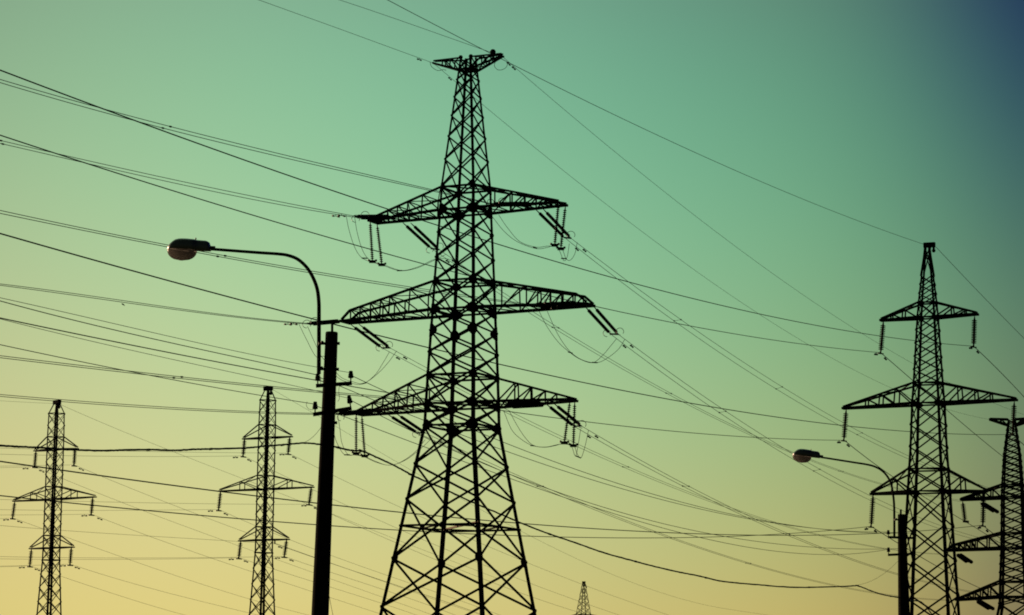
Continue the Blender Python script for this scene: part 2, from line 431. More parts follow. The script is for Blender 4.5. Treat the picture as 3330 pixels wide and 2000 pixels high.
# --- suspension tower at the right
rt = Tower('large lattice pylon on the right, rising behind the smaller street lamp', TG, 212, 24, [(3023, 900), (3020, 1300), (3019, 1600), (3018, 1999)],
           [(800, 22), (982, 67), (1037, 78), (1247, 106), (1315, 118), (1460, 131), (1525, 141), (1602, 152), (1999, 207)], ratio=.8, leg=.235, brace=.125)
zr = {k: rt.z(k) for k in (803, 985, 1033, 1247, 1313, 1527, 1600, 1999)}
rt.body([zr[803]] + auto([zr[803] - 2.2, zr[985], zr[1033], zr[1247], zr[1313], zr[1527], zr[1600], .2], .62, rt), belts=[zr[k] for k in (985, 1033, 1247, 1313, 1527, 1600)],
        gussets=[(zr[1033], .32, .7), (zr[1313], .45, .65), (zr[1600], .42, .65), (zr[985], .22, .8), (zr[1247], .28, .8)])
rt.cap(797, .85, .32, True, .16)
rtip = {}
for key, lo_, up_, tip, fr in (('TL', 1033, 985, q('R1', 722, 667), [.4, .72]), ('TR', 1033, 985, q('R1', 1432, 620), [.4, .72]),
                               ('ML', 1313, 1247, q('R1', 442, 1320), [.25, .47, .67]), ('MR', 1313, 1247, q('R1', 1722, 1256), [.25, .47, .67]),
                               ('BL', 1600, 1527, q('C2', 288, 403), [.42]), ('BR', 1600, 1527, q('C2', 1308, 378), [.42])):
    rtip[key] = rt.arm(zr[lo_], zr[up_], tip, .14, fr, ch=.18, lc=.095)

# --- two slim towers at the left
mt = Tower('slim lattice pylon just left of the large concrete lamp post', TG, 226, 33, [(873.6, 1302), (865, 1545), (857, 1798), (850, 2000)],
           [(1266, 22), (1302, 54), (1380, 57), (1588, 58), (1755, 58), (1798, 59), (1954, 79), (2000, 85)], leg=.14, brace=.066, taper=.8)
zm = {k: mt.z(k) for k in (1268, 1302, 1382, 1424, 1547, 1591, 1714, 1756, 1798)}
mt.body([zm[1302]] + auto([zm[1302], zm[1382], zm[1424], zm[1547], zm[1591], zm[1714], zm[1756], zm[1798]], .85, mt)[1:] + auto([zm[1798], .2], .7, mt)[1:],
        belts=[zm[k] for k in (1302, 1382, 1424, 1547, 1591, 1714, 1756, 1798)], gussets=[(zm[1591], .2, .7)])
mt.cap(1263, .75, .3)
lt = Tower('leftmost slim lattice pylon, a thick cable passing in front of its top crossarm', TG, 233, 44, [(187, 1345), (176, 1582), (165.4, 1822), (156, 1997)],
           [(1312, 22), (1345, 55), (1421, 57), (1623, 58), (1782, 59), (1822, 60), (1997, 82)], leg=.14, brace=.066, taper=.8)
zl_ = {k: lt.z(k) for k in (1310, 1345, 1421, 1462, 1583, 1624, 1742, 1782, 1822)}
lt.body([zl_[1345]] + auto([zl_[1345], zl_[1421], zl_[1462], zl_[1583], zl_[1624], zl_[1742], zl_[1782], zl_[1822]], 1.0, lt)[1:] + auto([zl_[1822], .2], .62, lt)[1:],
        belts=[zl_[k] for k in (1345, 1421, 1462, 1583, 1624, 1742, 1782, 1822)], gussets=[(zl_[1624], .2, .7)])
lt.cap(1308, .75, .3)
mtip, ltip = {}, {}
for key, lo_, up_, tip, fr in (('TL', 1424, 1382, q('M', 264, 423), []), ('TR', 1424, 1382, q('M', 552, 408), []), ('ML', 1591, 1547, q('M', 122, 737), [.45]),
                               ('MR', 1591, 1547, q('M', 682, 713), [.45]), ('BL', 1756, 1714, q('M', 240, 1038), []), ('BR', 1756, 1714, q('M', 534, 1028), [])):
    mtip[key] = mt.arm(zm[lo_], zm[up_], tip, .08, fr, ch=.10, lc=.055)
for key, lo_, up_, tip, fr in (('TL', 1462, 1421, q('L', 213, 495), []), ('TR', 1462, 1421, q('L', 465, 480), []), ('ML', 1624, 1583, q('L', 85, 798), [.45]),
                               ('MR', 1624, 1583, q('L', 572, 772), [.45]), ('BL', 1782, 1742, q('L', 185, 1085), []), ('BR', 1782, 1742, q('L', 440, 1075), [])):
    ltip[key] = lt.arm(zl_[lo_], zl_[up_], tip, .08, fr, ch=.10, lc=.055)

# --- next anchor tower, cut by the right edge, and a far peak low in the middle
ft = Tower('distant lattice pylon cut off by the right edge, with a flat short crossarm on top', TG, 385, 16, [(3294, 1484), (3293, 1783)],
           [(1366, 30), (1484, 68), (1578, 82), (1618, 87), (1734, 91), (1783, 94), (1892, 106), (1941, 109), (1965, 111), (2120, 185)], leg=.40, brace=.20)
zf = {k: ft.z(k) for k in (1364, 1382, 1578, 1618, 1734, 1783, 1892, 1941, 1965)}
ft.body([zf[1364], zf[1382]] + auto([zf[1382], zf[1578], zf[1618], zf[1734], zf[1783], zf[1892], zf[1941], zf[1965], 0.2], .38, ft)[1:], belts=[zf[k] for k in (1578, 1618, 1734, 1783, 1892, 1941)],
        gussets=[(zf[k], .55, .7) for k in (1578, 1618, 1734, 1783, 1892, 1941)])
ftip = {}
for key, lo_, up_, tip, fr, kn in (('TL', 1618, 1578, (3127, 1625), cT, None), ('TR', 1618, 1578, (3461, 1612), cT, None), ('ML', 1783, 1734, (3083, 1790), cM, (.91, .66)),
                               ('MR', 1783, 1734, (3503, 1775), cM, (.91, .66)), ('BL', 1941, 1892, (3112, 1951), cB, None), ('BR', 1941, 1892, (3474, 1938), cB, None),
                               ('PL', 1382, 1364, q('R2', 1422, 137), [.4], None), ('PR', 1382, 1364, q('R2', 1738, 130), [.4], None)):
    ftip[key] = ft.arm(zf[lo_], zf[up_], tip, .1 if key[0] == 'P' else .55, fr, kn, ch=.34, lc=.18)
st = Tower('small far-off lattice pylon peak low at the bottom of the view', TG, 520, 30, [(1899, 1895), (1897, 1999)],
           [(1892, 9), (1999, 50), (2020, 54), (2200, 70)], leg=.17, brace=.11)
zs_ = [st.z(k) for k in (1892, 1912, 1934, 1955, 1976, 1998)]
st.body(zs_ + auto([zs_[-1], .2], .8, st)[1:], belts=[zs_[0], zs_[-1]])
st.cap(1893, .6, .25, False)
mb = MB(); a_, b_ = at(q('B3', 455, 1255), 519), at(q('B3', 466, 1285), 519); mb.bar(a_, b_, .2); mb.build('earth_wire_clamp', STEEL, st.root)
for tp in (q('N', 1830, 2014), q('N', 1966, 2009)): st.arm(st.z(2012), zs_[-1], tp, .3, [.4], ch=.16, lc=.1)

# ------------------------------------------------------------------ insulators
BIGN = {'T': 'top', 'M': 'middle', 'B': 'lowest'}; SIDE = {'L': 'left', 'R': 'right'}
def suspend(key, A, B, who, grp, n, rd):
    o = thing('insulator_string', A, f"disc string under the {SIDE[key[1]]} end of the {who}'s {BIGN[key[0]]} crossarm", 'insulator', grp)
    d = disc_string(A, B, n, rd, o, 'disc_stack')
    mb = MB(); mb.bar(B + Vector((-.02, 0, .06)), B + Vector((0, 0, -.1)), .12); mb.tube([B + Vector((-.22, -.15, -.1)), B + Vector((.22, .15, -.1))], .05, 6)
    mb.build('suspension_clamp', FITTING, o); return o
def bydep(P, f, x, y): return at(q(f, x, y), P.y)
for key, f, a, b in (('TL', 'R1', (737, 672), (717, 903)), ('TR', 'R1', (1414, 635), (1407, 855)), ('ML', 'R2', (428, 66), (412, 275)),
                     ('MR', 'R2', (1587, 12), (1577, 236)), ('BL', 'R2', (613, 652), (600, 870)), ('BR', 'C2', (1288, 390), (1281, 678))):
    P = rtip[key][0]; suspend(key, bydep(P, f, *a), bydep(P, f, *b), 'large right pylon', 'strings hanging from the right-hand pylon', 14, .21)
for key, a, b in (('TL', (270, 420), (261, 523)), ('TR', (543, 410), (533, 508)), ('ML', (125, 738), (113, 848)),
                  ('MR', (673, 714), (660, 813)), ('BL', (247, 1038), (235, 1138)), ('BR', (524, 1030), (510, 1130))):
    P = mtip[key][0]; suspend(key, bydep(P, 'M', *a), bydep(P, 'M', *b), 'slim pylon beside the lamp post', 'strings hanging from the slim pylons', 9, .185)
for key, a, b in (('TL', (217, 495), (209, 588)), ('TR', (453, 482), (447, 578)), ('ML', (89, 800), (76, 898)),
                  ('MR', (560, 775), (551, 875)), ('BL', (190, 1087), (180, 1187)), ('BR', (431, 1077), (423, 1178))):
    P = ltip[key][0]; suspend(key, bydep(P, 'L', *a), bydep(P, 'L', *b), 'leftmost slim pylon', 'strings hanging from the slim pylons', 9, .185)
# jumper strings of the tallest tower: two under each end of its top and lowest arms
JS = {}
for key, f, prs in (('TL', 'c2', (((345, 380), (362, 672)), ((396, 402), (430, 695)))), ('TR', 'c2', (((1721, 250), (1694, 552)), ((1772, 270), (1738, 578)))),
                    ('BL', 'c3', (((243, 1118), (243, 1400)), ((284, 1126), (306, 1418)))), ('BR', 'c3', (((1805, 1020), (1764, 1322)), ((1840, 1026), (1830, 1342))))):
    tip = tips[key]; JS[key] = []
    for i, (a, b) in enumerate(prs):
        Yd = tip[0].y + (-.5 if i == 0 else .5); A, B = at(q(f, *a), Yd), at(q(f, *b), Yd); JS[key].append(B)
        nm = ('left', 'right')[i]
        o = thing('jumper_insulator', A, f"{nm} disc string of the pair below the {SIDE[key[1]]} tip of the tallest pylon's {BIGN[key[0]]} crossarm", 'insulator', 'jumper strings of the tallest pylon')
        disc_string(A, B, 18, .12, o, 'disc_stack', .08)
        mb = MB()
        for e in (-1, 1): mb.bar(B + Vector((e*.07 - .2, 0, .02)), B + Vector((e*.07 + .2, 0, .02)), .09); mb.ball(B + Vector((e*.24, 0, .05)), .08)
        mb.bar(B + Vector((-.22, 0, -.08)), B + Vector((.22, 0, -.08)), .1); mb.build('weight_clamp', FITTING, o)
def tension(label, grp, starts, ends, Ys, Ye, n, rd, rings=(), small=False):
    """double string under tension with its yoke plate and arcing horns"""
    As = [at(p, y) for p, y in zip(starts, Ys)]; Bs = [at(p, y) for p, y in zip(ends, Ye)]
    o = thing('tension_insulator', As[0], label, 'insulator', grp)
    for A, B in zip(As, Bs):
        mid = (A + B) / 2 - Vector((0, 0, .06 if small else .12)); d1 = disc_string(A, B, n, rd, o, 'disc_stack', .13)
    mb = MB(); mb.bar(Bs[0], Bs[1], .10); mb.build('yoke_plate', FITTING, o)
    for (f, x, y, r) in rings:
        P0 = at(q(f, x, y), Ye[0]); rr = r / FR[f][2] * Ye[0] / FPX; mb = MB()
        mb.tube([P0 + Vector((math.cos(t)*rr, math.sin(t)*rr*.5, math.sin(t)*rr)) for t in [i*.36 - .6 for i in range(16)]], .02, 5)
        mb.build('arcing_ring', FITTING, o)
    return o
TI = 'tension strings of the tallest pylon'
yT = {k: v[0].y for k, v in tips.items()}
TL_ = lambda k, way: f"double tension insulator pulling {way} from the tallest pylon's {BIGN[k[0]]} crossarm, {SIDE[k[1]]} half"
tension(TL_('TL', 'left'), TI, qs('c2', (505, 342), (520, 362)), qs('c2', (236, 344), (262, 356)), (192, 192.8), (188, 188.8), 22, .115, (('c2', 240, 362, 30), ('c2', 308, 335, 30)))
tension(TL_('TR', 'left'), TI, qs('c2', (1545, 248), (1560, 262)), qs('c2', (1232, 252), (1262, 262)), (186.3, 187.2), (182.3, 183.2), 22, .115, (('c2', 1225, 240, 24), ('c2', 1310, 235, 28)))
tension(TL_('ML', 'left'), TI, qs('P', (1300, 724), (1308, 732)), qs('P', (1060, 745), (1085, 752)), (192.8, 193.6), (188.6, 189.4), 22, .115, (('P', 1055, 750, 30), ('P', 1110, 730, 28)))
tension(TL_('MR', 'left'), TI, qs('c2', (1885, 972), (1900, 985)), qs('c2', (1530, 990), (1590, 1003)), (184.5, 185.4), (180, 181), 24, .115, (('c2', 1690, 1010, 24), ('c2', 1640, 970, 24)))
tension(TL_('BL', 'left'), TI, qs('c3', (390, 1080), (400, 1095)), qs('c3', (100, 1112), (135, 1120)), (192, 192.8), (188, 188.8), 22, .115, (('c3', 130, 1140, 26),))
tension(TL_('BR', 'left'), TI, qs('c3', (1620, 1030), (1640, 1045)), qs('c3', (1330, 1045), (1370, 1060)), (186, 187), (182, 183), 22, .16)
tension(TL_('TL', 'right'), TI, qs('c2', (585, 392), (642, 394)), qs('c2', (792, 580), (848, 588)), (191.6, 192.6), (195.2, 196.2), 22, .115, (('c2', 780, 590, 26), ('c2', 855, 563, 26)))
tension(TL_('TR', 'right'), TI, qs('c2', (1555, 295), (1608, 290)), qs('c2', (1765, 500), (1812, 505)), (186.2, 187.2), (189.8, 190.8), 22, .115, (('c2', 1812, 480, 30),))
tension(TL_('ML', 'right'), TI, qs('c3', (205, 462), (265, 460)), qs('c3', (432, 632), (490, 632)), (193, 194), (196.6, 197.6), 22, .115, (('c3', 415, 630, 28), ('c3', 482, 610, 28)))
tension(TL_('MR', 'right'), TI, qs('c3', (1915, 330), (1975, 325)), qs('c3', (2100, 530), (2158, 533)), (184.6, 185.6), (188.2, 189.2), 22, .115, (('c3', 2075, 525, 28), ('c3', 2170, 512, 28)))
tension(TL_('BL', 'right'), TI, qs('c3', (480, 1122), (545, 1118)), qs('c3', (690, 1252), (745, 1252)), (191.4, 192.4), (195, 196), 22, .115, (('c3', 680, 1262, 26),))
tension(TL_('BR', 'right'), TI, qs('c3', (1635, 1045), (1690, 1040)), qs('c3', (1835, 1205), (1888, 1202)), (186, 187), (189.6, 190.6), 22, .115, (('c3', 1893, 1190, 30),))
FTI = 'tension strings of the distant pylon'
for key, s_, e_ in (('T', ((1255, 480), (1275, 478)), ((1385, 560), (1425, 570))), ('M', ((1045, 940), (1065, 935)), ((1140, 1010), (1190, 1018))), ('B', ((1220, 1355), (1240, 1350)), ((1340, 1430), (1385, 1435)))):
    Yk = ftip[key + 'L'][0].y
    tension(f"blurred double tension insulator below the left half of the distant pylon's {BIGN[key]} crossarm", FTI, qs('C2', *s_), qs('C2', *e_), (Yk, Yk + 1), (Yk + 5, Yk + 6), 18, .26, (), True)
A, B = at(q('C2', 1100, 468), ftip['TL'][0].y), at(q('C2', 1122, 645), ftip['TL'][0].y)
o = thing('jumper_insulator', A, "disc string hanging from the left tip of the distant pylon's top crossarm", 'insulator', 'jumper strings of the distant pylon')
disc_string(A, B, 15, .36, o, 'disc_stack'); mb = MB(); mb.bar(B - Vector((.3, 0, 0)), B + Vector((.5, 0, -.1)), .3); mb.build('weight_clamp', FITTING, o)

# ------------------------------------------------------------------ conductors of the tallest pylon
G1, G1r = 'twin conductors left of the tallest pylon', 'twin conductors right of the tallest pylon'
def span(pu, pl, y0, y1, label, grp, spacers=(), damp=(), e0=0, e1=0, r=.021):
    up = hang(pu, y0, y1, e0, e1); lo = hang(pl, y0 + .25, y1 + .25, e0, e1)
    return twin(label, grp, up, lo, r, spacers, damp, 'right' in grp)
LB = lambda k, way: f"thin twin conductor running {way} from the tallest pylon's {BIGN[k[0]]} crossarm, {SIDE[k[1]]} half"
span(qs('A1', (-40, 679), (300, 757), (640, 832), (1100, 945), (1700, 1065), (2471, 1212), 'c2', (150, 335), (236, 344)),
     qs('A1', (-40, 701), (300, 778), (560, 835), (1100, 968), (1700, 1088), (2471, 1227), 'c2', (150, 344), (262, 356)), 171.5, 188, LB('TL', 'left'), G1, ((3, 9),), ((q('c2', 137, 0)[0],), (q('c2', 95, 0)[0],)), e0=110)
span(qs('A1', (-40, 231), (400, 350), (800, 465), (1245, 590), (1700, 705), (2471, 897), 'c2', (480, 82), (845, 150), (1000, 180), (1232, 252)),
     qs('A1', (-40, 254), (500, 407), (850, 508), (1190, 597), (1700, 727), (2471, 915), 'c2', (480, 92), (845, 163), (1000, 192), (1262, 262)), 153, 182.3, LB('TR', 'left'), G1, ((q('A1', 1245, 0)[0], q('A1', 1190, 0)[0]),), e0=110)
span(qs('A2', (-40, 272), (500, 342), (1000, 412), (1500, 485), (2000, 542), 'P', (1000, 740), (1060, 745)),
     qs('A2', (-40, 282), (500, 355), (1000, 425), (1500, 493), (2000, 550), 'P', (1000, 746), (1085, 752)), 173.5, 188.6, LB('ML', 'left'), G1, (), ((q('P', 965, 0)[0],), (q('P', 925, 0)[0],)), e0=110)
span(qs('A1', (-40, 1191), (600, 1325), (1220, 1450), 'A2', (1645, 75), (2220, 175), (2471, 215), 'c2', (430, 825), (800, 885), (1200, 945), (1530, 990)),
     qs('A1', (-40, 1213), (500, 1323), (1220, 1468), 'A2', (1590, 78), (2200, 183), (2471, 230), 'c2', (400, 835), (800, 900), (1200, 958), (1590, 1003)), 149, 180, LB('MR', 'left'), G1, ((q('A2', 1645, 0)[0], q('A2', 1590, 0)[0]),), e0=110)
span(qs('A2', (-40, 1081), (500, 1125), (1000, 1165), (1500, 1192), (2290, 1222), 'c3', (100, 1112)),
     qs('A2', (-40, 1095), (500, 1140), (1000, 1178), (1500, 1203), (2290, 1232), 'c3', (135, 1120)), 171.5, 188, LB('BL', 'left'), G1, e0=110)
span(qs('A2', (-40, 796), (500, 850), (1000, 920), (1330, 962), (1900, 1020), (2350, 1060), 'c3', (400, 982), (800, 1010), (1330, 1045)),
     qs('A2', (-40, 811), (600, 880), (1000, 935), (1270, 965), (1900, 1032), (2350, 1070), 'c3', (400, 995), (800, 1022), (1370, 1060)), 153, 182, LB('BR', 'left'), G1, ((q('A2', 1328, 0)[0], q('A2', 1270, 0)[0]),), e0=110)
span(qs('c2', (848, 588), (960, 665), (1130, 795), (1520, 1045), 'B2', (262, 700), (600, 910), (1085, 1182), (1450, 1375), (1700, 1505), 'B3', (1550, 108), (1950, 292), (2340, 430), 'C2', (200, 248), (400, 320), (1085, 458)),
     qs('c2', (792, 580), (900, 655), (1110, 820), (1500, 1050), 'B2', (215, 697), (640, 952), (1045, 1180), (1400, 1368), 'B3', (1500, 98), (1950, 305), (2310, 428), 'C2', (200, 256), (400, 330), (1085, 470)), 195.2, ftip['TL'][0].y, LB('TL', 'right'), G1r,
     ((q('B2', 262, 0)[0], q('B2', 215, 0)[0]), (q('B2', 1085, 0)[0], q('B2', 1045, 0)[0]), (q('B3', 2340, 0)[0], q('B3', 2308, 0)[0])), ((q('c2', 955, 0)[0],), (q('c2', 910, 0)[0],)), r=.017)
span(qs('c2', (1812, 505), 'B2', (400, 88), (700, 305), (1155, 645), (1500, 890), (1895, 1140), (2471, 1470), 'C2', (480, 0), (720, 122), (860, 172), (1360, 340), (1800, 470)),
     qs('c2', (1765, 500), 'B2', (340, 92), (620, 300), (1105, 657), (1500, 925), (1850, 1155), (2471, 1500), 'C2', (400, 0), (590, 88), (860, 195), (1360, 350), (1800, 480)), 189.8, 383, LB('TR', 'right'), G1r,
     ((q('B2', 1155, 0)[0], q('B2', 1105, 0)[0]), (q('B2', 1895, 0)[0], q('B2', 1850, 0)[0]), (q('C1', 303, 0)[0], q('C1', 235, 0)[0])), ((q('B2', 450, 0)[0],), (q('B2', 395, 0)[0],)), e1=6, r=.017)
span(qs('c3', (490, 632), (545, 660), (605, 695), (800, 800), (1000, 905), (1340, 1083), (1600, 1200), (1860, 1318), 'B3', (300, 193), (770, 405), (1000, 505), (1250, 606), (1500, 690), (1750, 775), (2000, 845), (2471, 965), 'C2', (430, 890), (885, 936)),
     qs('c3', (432, 632), (490, 665), (550, 705), (780, 825), (1340, 1100), (1600, 1222), (1800, 1320), 'B3', (400, 262), (730, 403), (1000, 520), (1430, 675), (1700, 770), (2000, 855), (2471, 972), 'C2', (430, 895), (890, 942)), 196.6, ftip['ML'][0].y - 4, LB('ML', 'right'), G1r,
     ((q('B3', 772, 0)[0], q('B3', 730, 0)[0]),), ((q('c3', 600, 0)[0],), (q('c3', 548, 0)[0],)), r=.016)
span(qs('c3', (2158, 533), 'B2', (745, 795), (1000, 1000), (1480, 1322), (1740, 1483), 'B3', (1700, 130), (1970, 298), (2170, 420), (2471, 585), 'C2', (280, 415), (550, 542), (1000, 720), (1500, 850), (2000, 905)),
     qs('c3', (2100, 530), 'B2', (685, 795), (1000, 1035), (1435, 1325), (1680, 1478), 'B3', (1700, 188), (2000, 362), (2125, 430), (2471, 612), 'C2', (280, 455), (470, 550), (1000, 750), (1500, 870), (2000, 915)), 188.2, 381, LB('MR', 'right'), G1r,
     ((q('B2', 1483, 0)[0], q('B2', 1435, 0)[0]), (q('B3', 2170, 0)[0], q('B3', 2125, 0)[0])), ((q('B2', 795, 0)[0],), (q('B2', 742, 0)[0],)), e1=6, r=.017)
span(qs('c3', (745, 1252), (870, 1325), 'c4', (1010, 180), (1240, 282), (1440, 372), (1680, 478), 'B3', (150, 545), (400, 655), (700, 770), (1000, 880), (1300, 992), (1665, 1107), (2000, 1190), (2300, 1262), 'C2', (300, 1285), (640, 1335), (1062, 1352)),
     qs('c3', (690, 1252), (815, 1325), 'c4', (960, 175), (1240, 300), (1440, 388), (1640, 473), 'B3', (105, 540), (300, 625), (600, 745), (1000, 895), (1300, 1005), (1630, 1102), (2000, 1197), (2300, 1272), 'C2', (300, 1292), (640, 1340), (1065, 1358)), 195, ftip['BL'][0].y, LB('BL', 'right'), G1r,
     ((q('B3', 148, 0)[0], q('B3', 105, 0)[0]), (q('B3', 1665, 0)[0], q('B3', 1630, 0)[0])), ((q('c3', 868, 0)[0],), (q('c3', 815, 0)[0],)), r=.017)
span(qs('c3', (1888, 1202), 'B3', (540, 172), (700, 265), (1000, 422), (1215, 537), (1500, 686), (1700, 782), (1950, 890), (2200, 1000), (2471, 1100), 'C2', (520, 1118), (1000, 1230), (1800, 1350)),
     qs('c3', (1835, 1205), 'B3', (480, 168), (700, 290), (1000, 450), (1165, 535), (1500, 703), (1700, 798), (1900, 885), (2170, 995), (2471, 1110), 'C2', (520, 1130), (1000, 1240), (1800, 1360)), 189.6, 382, LB('BR', 'right'), G1r,
     ((q('B3', 1213, 0)[0], q('B3', 1167, 0)[0]), (q('B3', 1948, 0)[0], q('B3', 1905, 0)[0])), ((q('B3', 538, 0)[0],), (q('B3', 483, 0)[0],)), e1=6, r=.017)
# jumper loops slung under the arms
GJ = 'jumper loops under the tallest pylon'
def loop(key, a, b, Ya, Yb, ties=()):
    o = None; paths = []
    for pts in (a, b):
        n = len(pts); P = [at(p, Ya + (Yb - Ya) * i / (n - 1)) for i, p in enumerate(pts)]; paths.append(spline(P, 8))
    o = thing('jumper_loop', paths[0][0], f"slack twin jumper loop below the {SIDE[key[1]]} half of the tallest pylon's {BIGN[key[0]]} crossarm", 'jumper', GJ)
    for p in paths: mb = MB(); mb.tube(p, .017, 5); mb.build('wire', WIRE, o, True)
    for (f, x0, y0, x1, y1, i) in ties:
        Y = Ya + (Yb - Ya) * i; mb = MB(); mb.bar(at(q(f, x0, y0), Y), at(q(f, x1, y1), Y), .07); mb.build('spacer', FITTING, o)
loop('TL', qs('c2', (170, 338), (190, 440), (232, 570), (285, 648), (360, 680), (430, 700), (560, 742), (680, 725), (800, 672), (900, 622)),
     qs('c2', (232, 350), (250, 460), (285, 580), (325, 648), (375, 678), (440, 697), (575, 740), (700, 712), (830, 655), (960, 662)), 187, 198, (('c2', 283, 650, 328, 651, .35), ('c2', 540, 742, 578, 741, .7)))
loop('TR', qs('c2', (1240, 350), (1320, 450), (1420, 530), (1555, 580), (1640, 572), (1695, 556), (1730, 600), (1760, 668), (1785, 640), (1800, 545)),
     qs('c2', (1285, 335), (1350, 430), (1440, 530), (1560, 570), (1650, 562), (1740, 578), (1775, 650), (1805, 666), (1840, 620), (1858, 535)), 182, 191, (('c2', 1740, 652, 1782, 654, .8), ('c2', 1535, 570, 1565, 580, .4)))
loop('ML', qs('P', (1000, 748), (1050, 850), (1120, 975), 'c3', (20, 700), (100, 840), (200, 888), (290, 895), (380, 830), (440, 740), (487, 660)),
     qs('P', (1060, 765), (1120, 900), (1165, 985), 'c3', (60, 760), (130, 845), (220, 880), (300, 890), (400, 820), (480, 735), (538, 655)), 187.5, 197.5, (('c3', 285, 895, 318, 886, .65),))
loop('MR', qs('c3', (1580, 365), (1640, 480), (1720, 590), (1800, 662), (1880, 715), (1970, 740), (2040, 690), (2100, 620), (2145, 565)),
     qs('c3', (1640, 365), (1690, 480), (1745, 580), (1812, 665), (1900, 722), (2000, 740), (2080, 705), (2160, 640), (2205, 570)), 180, 189.5, (('c3', 1790, 660, 1825, 672, .35), ('c3', 1965, 738, 2007, 740, .6)))
loop('BL', qs('c3', (110, 1130), (125, 1230), (140, 1330), (185, 1412), (240, 1412), (305, 1425), 'c4', (560, 310), (640, 335), (720, 318), (820, 250), (890, 165)),
     qs('c3', (70, 1130), (85, 1270), (115, 1350), (160, 1412), (230, 1415), (300, 1428), 'c4', (570, 318), (660, 335), (760, 300), (860, 225), (940, 150)), 187.5, 196, (('c3', 155, 1413, 198, 1413, .3),))
loop('BR', qs('c3', (1320, 1090), (1380, 1230), (1450, 1300), (1530, 1345), (1620, 1358), (1700, 1345), (1765, 1328), (1815, 1350), (1845, 1422), (1865, 1340), (1883, 1225)),
     qs('c3', (1360, 1090), (1420, 1200), (1480, 1290), (1540, 1345), (1630, 1356), (1740, 1335), (1832, 1350), (1855, 1400), (1885, 1436), (1915, 1350), (1940, 1235)), 182, 190.5, (('c3', 1845, 1420, 1886, 1437, .82), ('c3', 1515, 1345, 1545, 1347, .35)))

# ------------------------------------------------------------------ earth wires of the tallest pylon
GE = 'earth wires on top of the pylons'
PL, PR = tips['PL'][0], tips['PR'][0]
cable('earth_wire', "thin earth wire rising left from the left tip of the tallest pylon's peak", GE, hang(qs('c1', (-140, 108), (0, 160), (300, 265), (660, 400), (768, 437)), 176, PL.y, 30), .014, (q('c1', 665, 0)[0],), ds=.7)
cable('earth_wire', "thin earth wire rising left from the right tip of the tallest pylon's peak", GE, hang(qs('c1', (60, -18), (120, 0), (500, 130), (830, 245), (1050, 323), (1236, 387)), 173, PR.y, 30), .014)
cable('earth_wire', "thin earth wire falling right from the left tip of the tallest pylon's peak", GE,
      hang(qs('c1', (768, 440), (880, 530), (1095, 710), (1330, 910), (1600, 1130), 'B1', (0, 670), (400, 985), (800, 1290), 'B2', (850, 0), (1300, 315), (1700, 605), (2100, 845), (2471, 1045), 'R1', (400, 970), (820, 1172), (1545, 1405)), PL.y, ftip['PL'][0].y), .0135, (q('c1', 875, 0)[0],), ds=.7)
cable('earth_wire', "thin earth wire falling steeply right from the right tip of the tallest pylon's peak", GE,
      hang(qs('c1', (1238, 390), (1315, 460), (1450, 560), (1700, 770), (2000, 1015), (2332, 1305), 'B1', (400, 550), (800, 890), (1200, 1190), (1570, 1483), 'B2', (1700, 230), (2000, 440), (2300, 635), (2471, 740), 'R1', (400, 650), (950, 985), 'R2', (1738, 130)), PR.y, ftip['PR'][0].y), .0135, (q('c1', 1280, 0)[0], q('c1', 1315, 0)[0]), ds=.8)
for nm, pts in (('left', [(738, 425), (750, 460), (790, 486), (830, 480), (850, 485)]), ('right', [(1195, 415), (1182, 450), (1200, 478), (1230, 482), (1262, 465), (1277, 430)])):
    mb = MB(); mb.tube(spline([at(q('c1', *p), 189) for p in pts], 6), .018, 5)
    one(mb, 'earth_wire_loop', WIRE, f"small slack wire loop under the {nm} tip of the tallest pylon's peak", 'jumper', 'earth wire loops at the peak', True)

# ------------------------------------------------------------------ line carried by the right-hand pylon
G2, G2r = 'single conductors left of the right-hand pylon', 'single conductors beyond the right-hand pylon'
e2 = lambda f, x, y, k: bydep(rtip[k][0], f, x, y)
N2 = lambda k: f"dark conductor from the left edge to the large right pylon's {BIGN[k[0]]} {SIDE[k[1]]} string"
L2 = {'TR': (80, qs('A1', (-40, 160), (400, 325), (650, 425), (950, 530), (1300, 665), (1700, 800), (2100, 940), (2471, 1070), 'c2', (960, 458), (1255, 540), (1700, 665), (2100, 785), 'B2', (800, 385), (1700, 605), (2471, 750), 'R1', (700, 780), (1180, 838), (1407, 858))),
      'TL': (94, qs('A1', (-40, 637), (400, 780), (700, 878), (1100, 1010), (1700, 1195), (2471, 1418), 'c2', (370, 585), (750, 690), (1980, 1003), 'B2', (520, 553), (1140, 685), (1700, 780), (2471, 877), 'R1', (400, 868), (717, 906))),
      'MR': (75, qs('A1', (-40, 1357), (400, 1480), 'A2', (300, 0), (800, 135), (1400, 300), (2000, 445), (2300, 535), 'c3', (400, 545), (780, 635), (1300, 757), (1700, 840), (2471, 1000), 'B2', (700, 1155), (1480, 1305), (2000, 1385), 'R2', (400, 180), (860, 215), (1530, 235), (1577, 239))),
      'ML': (99, qs('A2', (-40, 517), (400, 605), (900, 705), (1500, 828), (2310, 985), 'c3', (400, 945), (740, 1000), (1350, 1095), (1730, 1150), (2471, 1235), 'B3', (900, 122), (1500, 170), (1900, 192), (2346, 206))),
      'BR': (79, qs('A3', (-40, 354), (400, 415), (1000, 495), (1610, 575), (2320, 662), 'c4', (740, 655), (1530, 720), (2000, 762), 'B3', (0, 817), (700, 862), (1500, 898), (1950, 903), (2471, 893), 'C2', (430, 750), (780, 720), (1281, 681))),
      'BL': (95, qs('A3', (-40, 606), (700, 682), (1450, 752), (1900, 790), (2310, 822), 'c4', (740, 770), (1320, 803), 'B3', (0, 907), (900, 920), (1500, 908), (1900, 889), (2471, 843), 'R2', (600, 873)))}
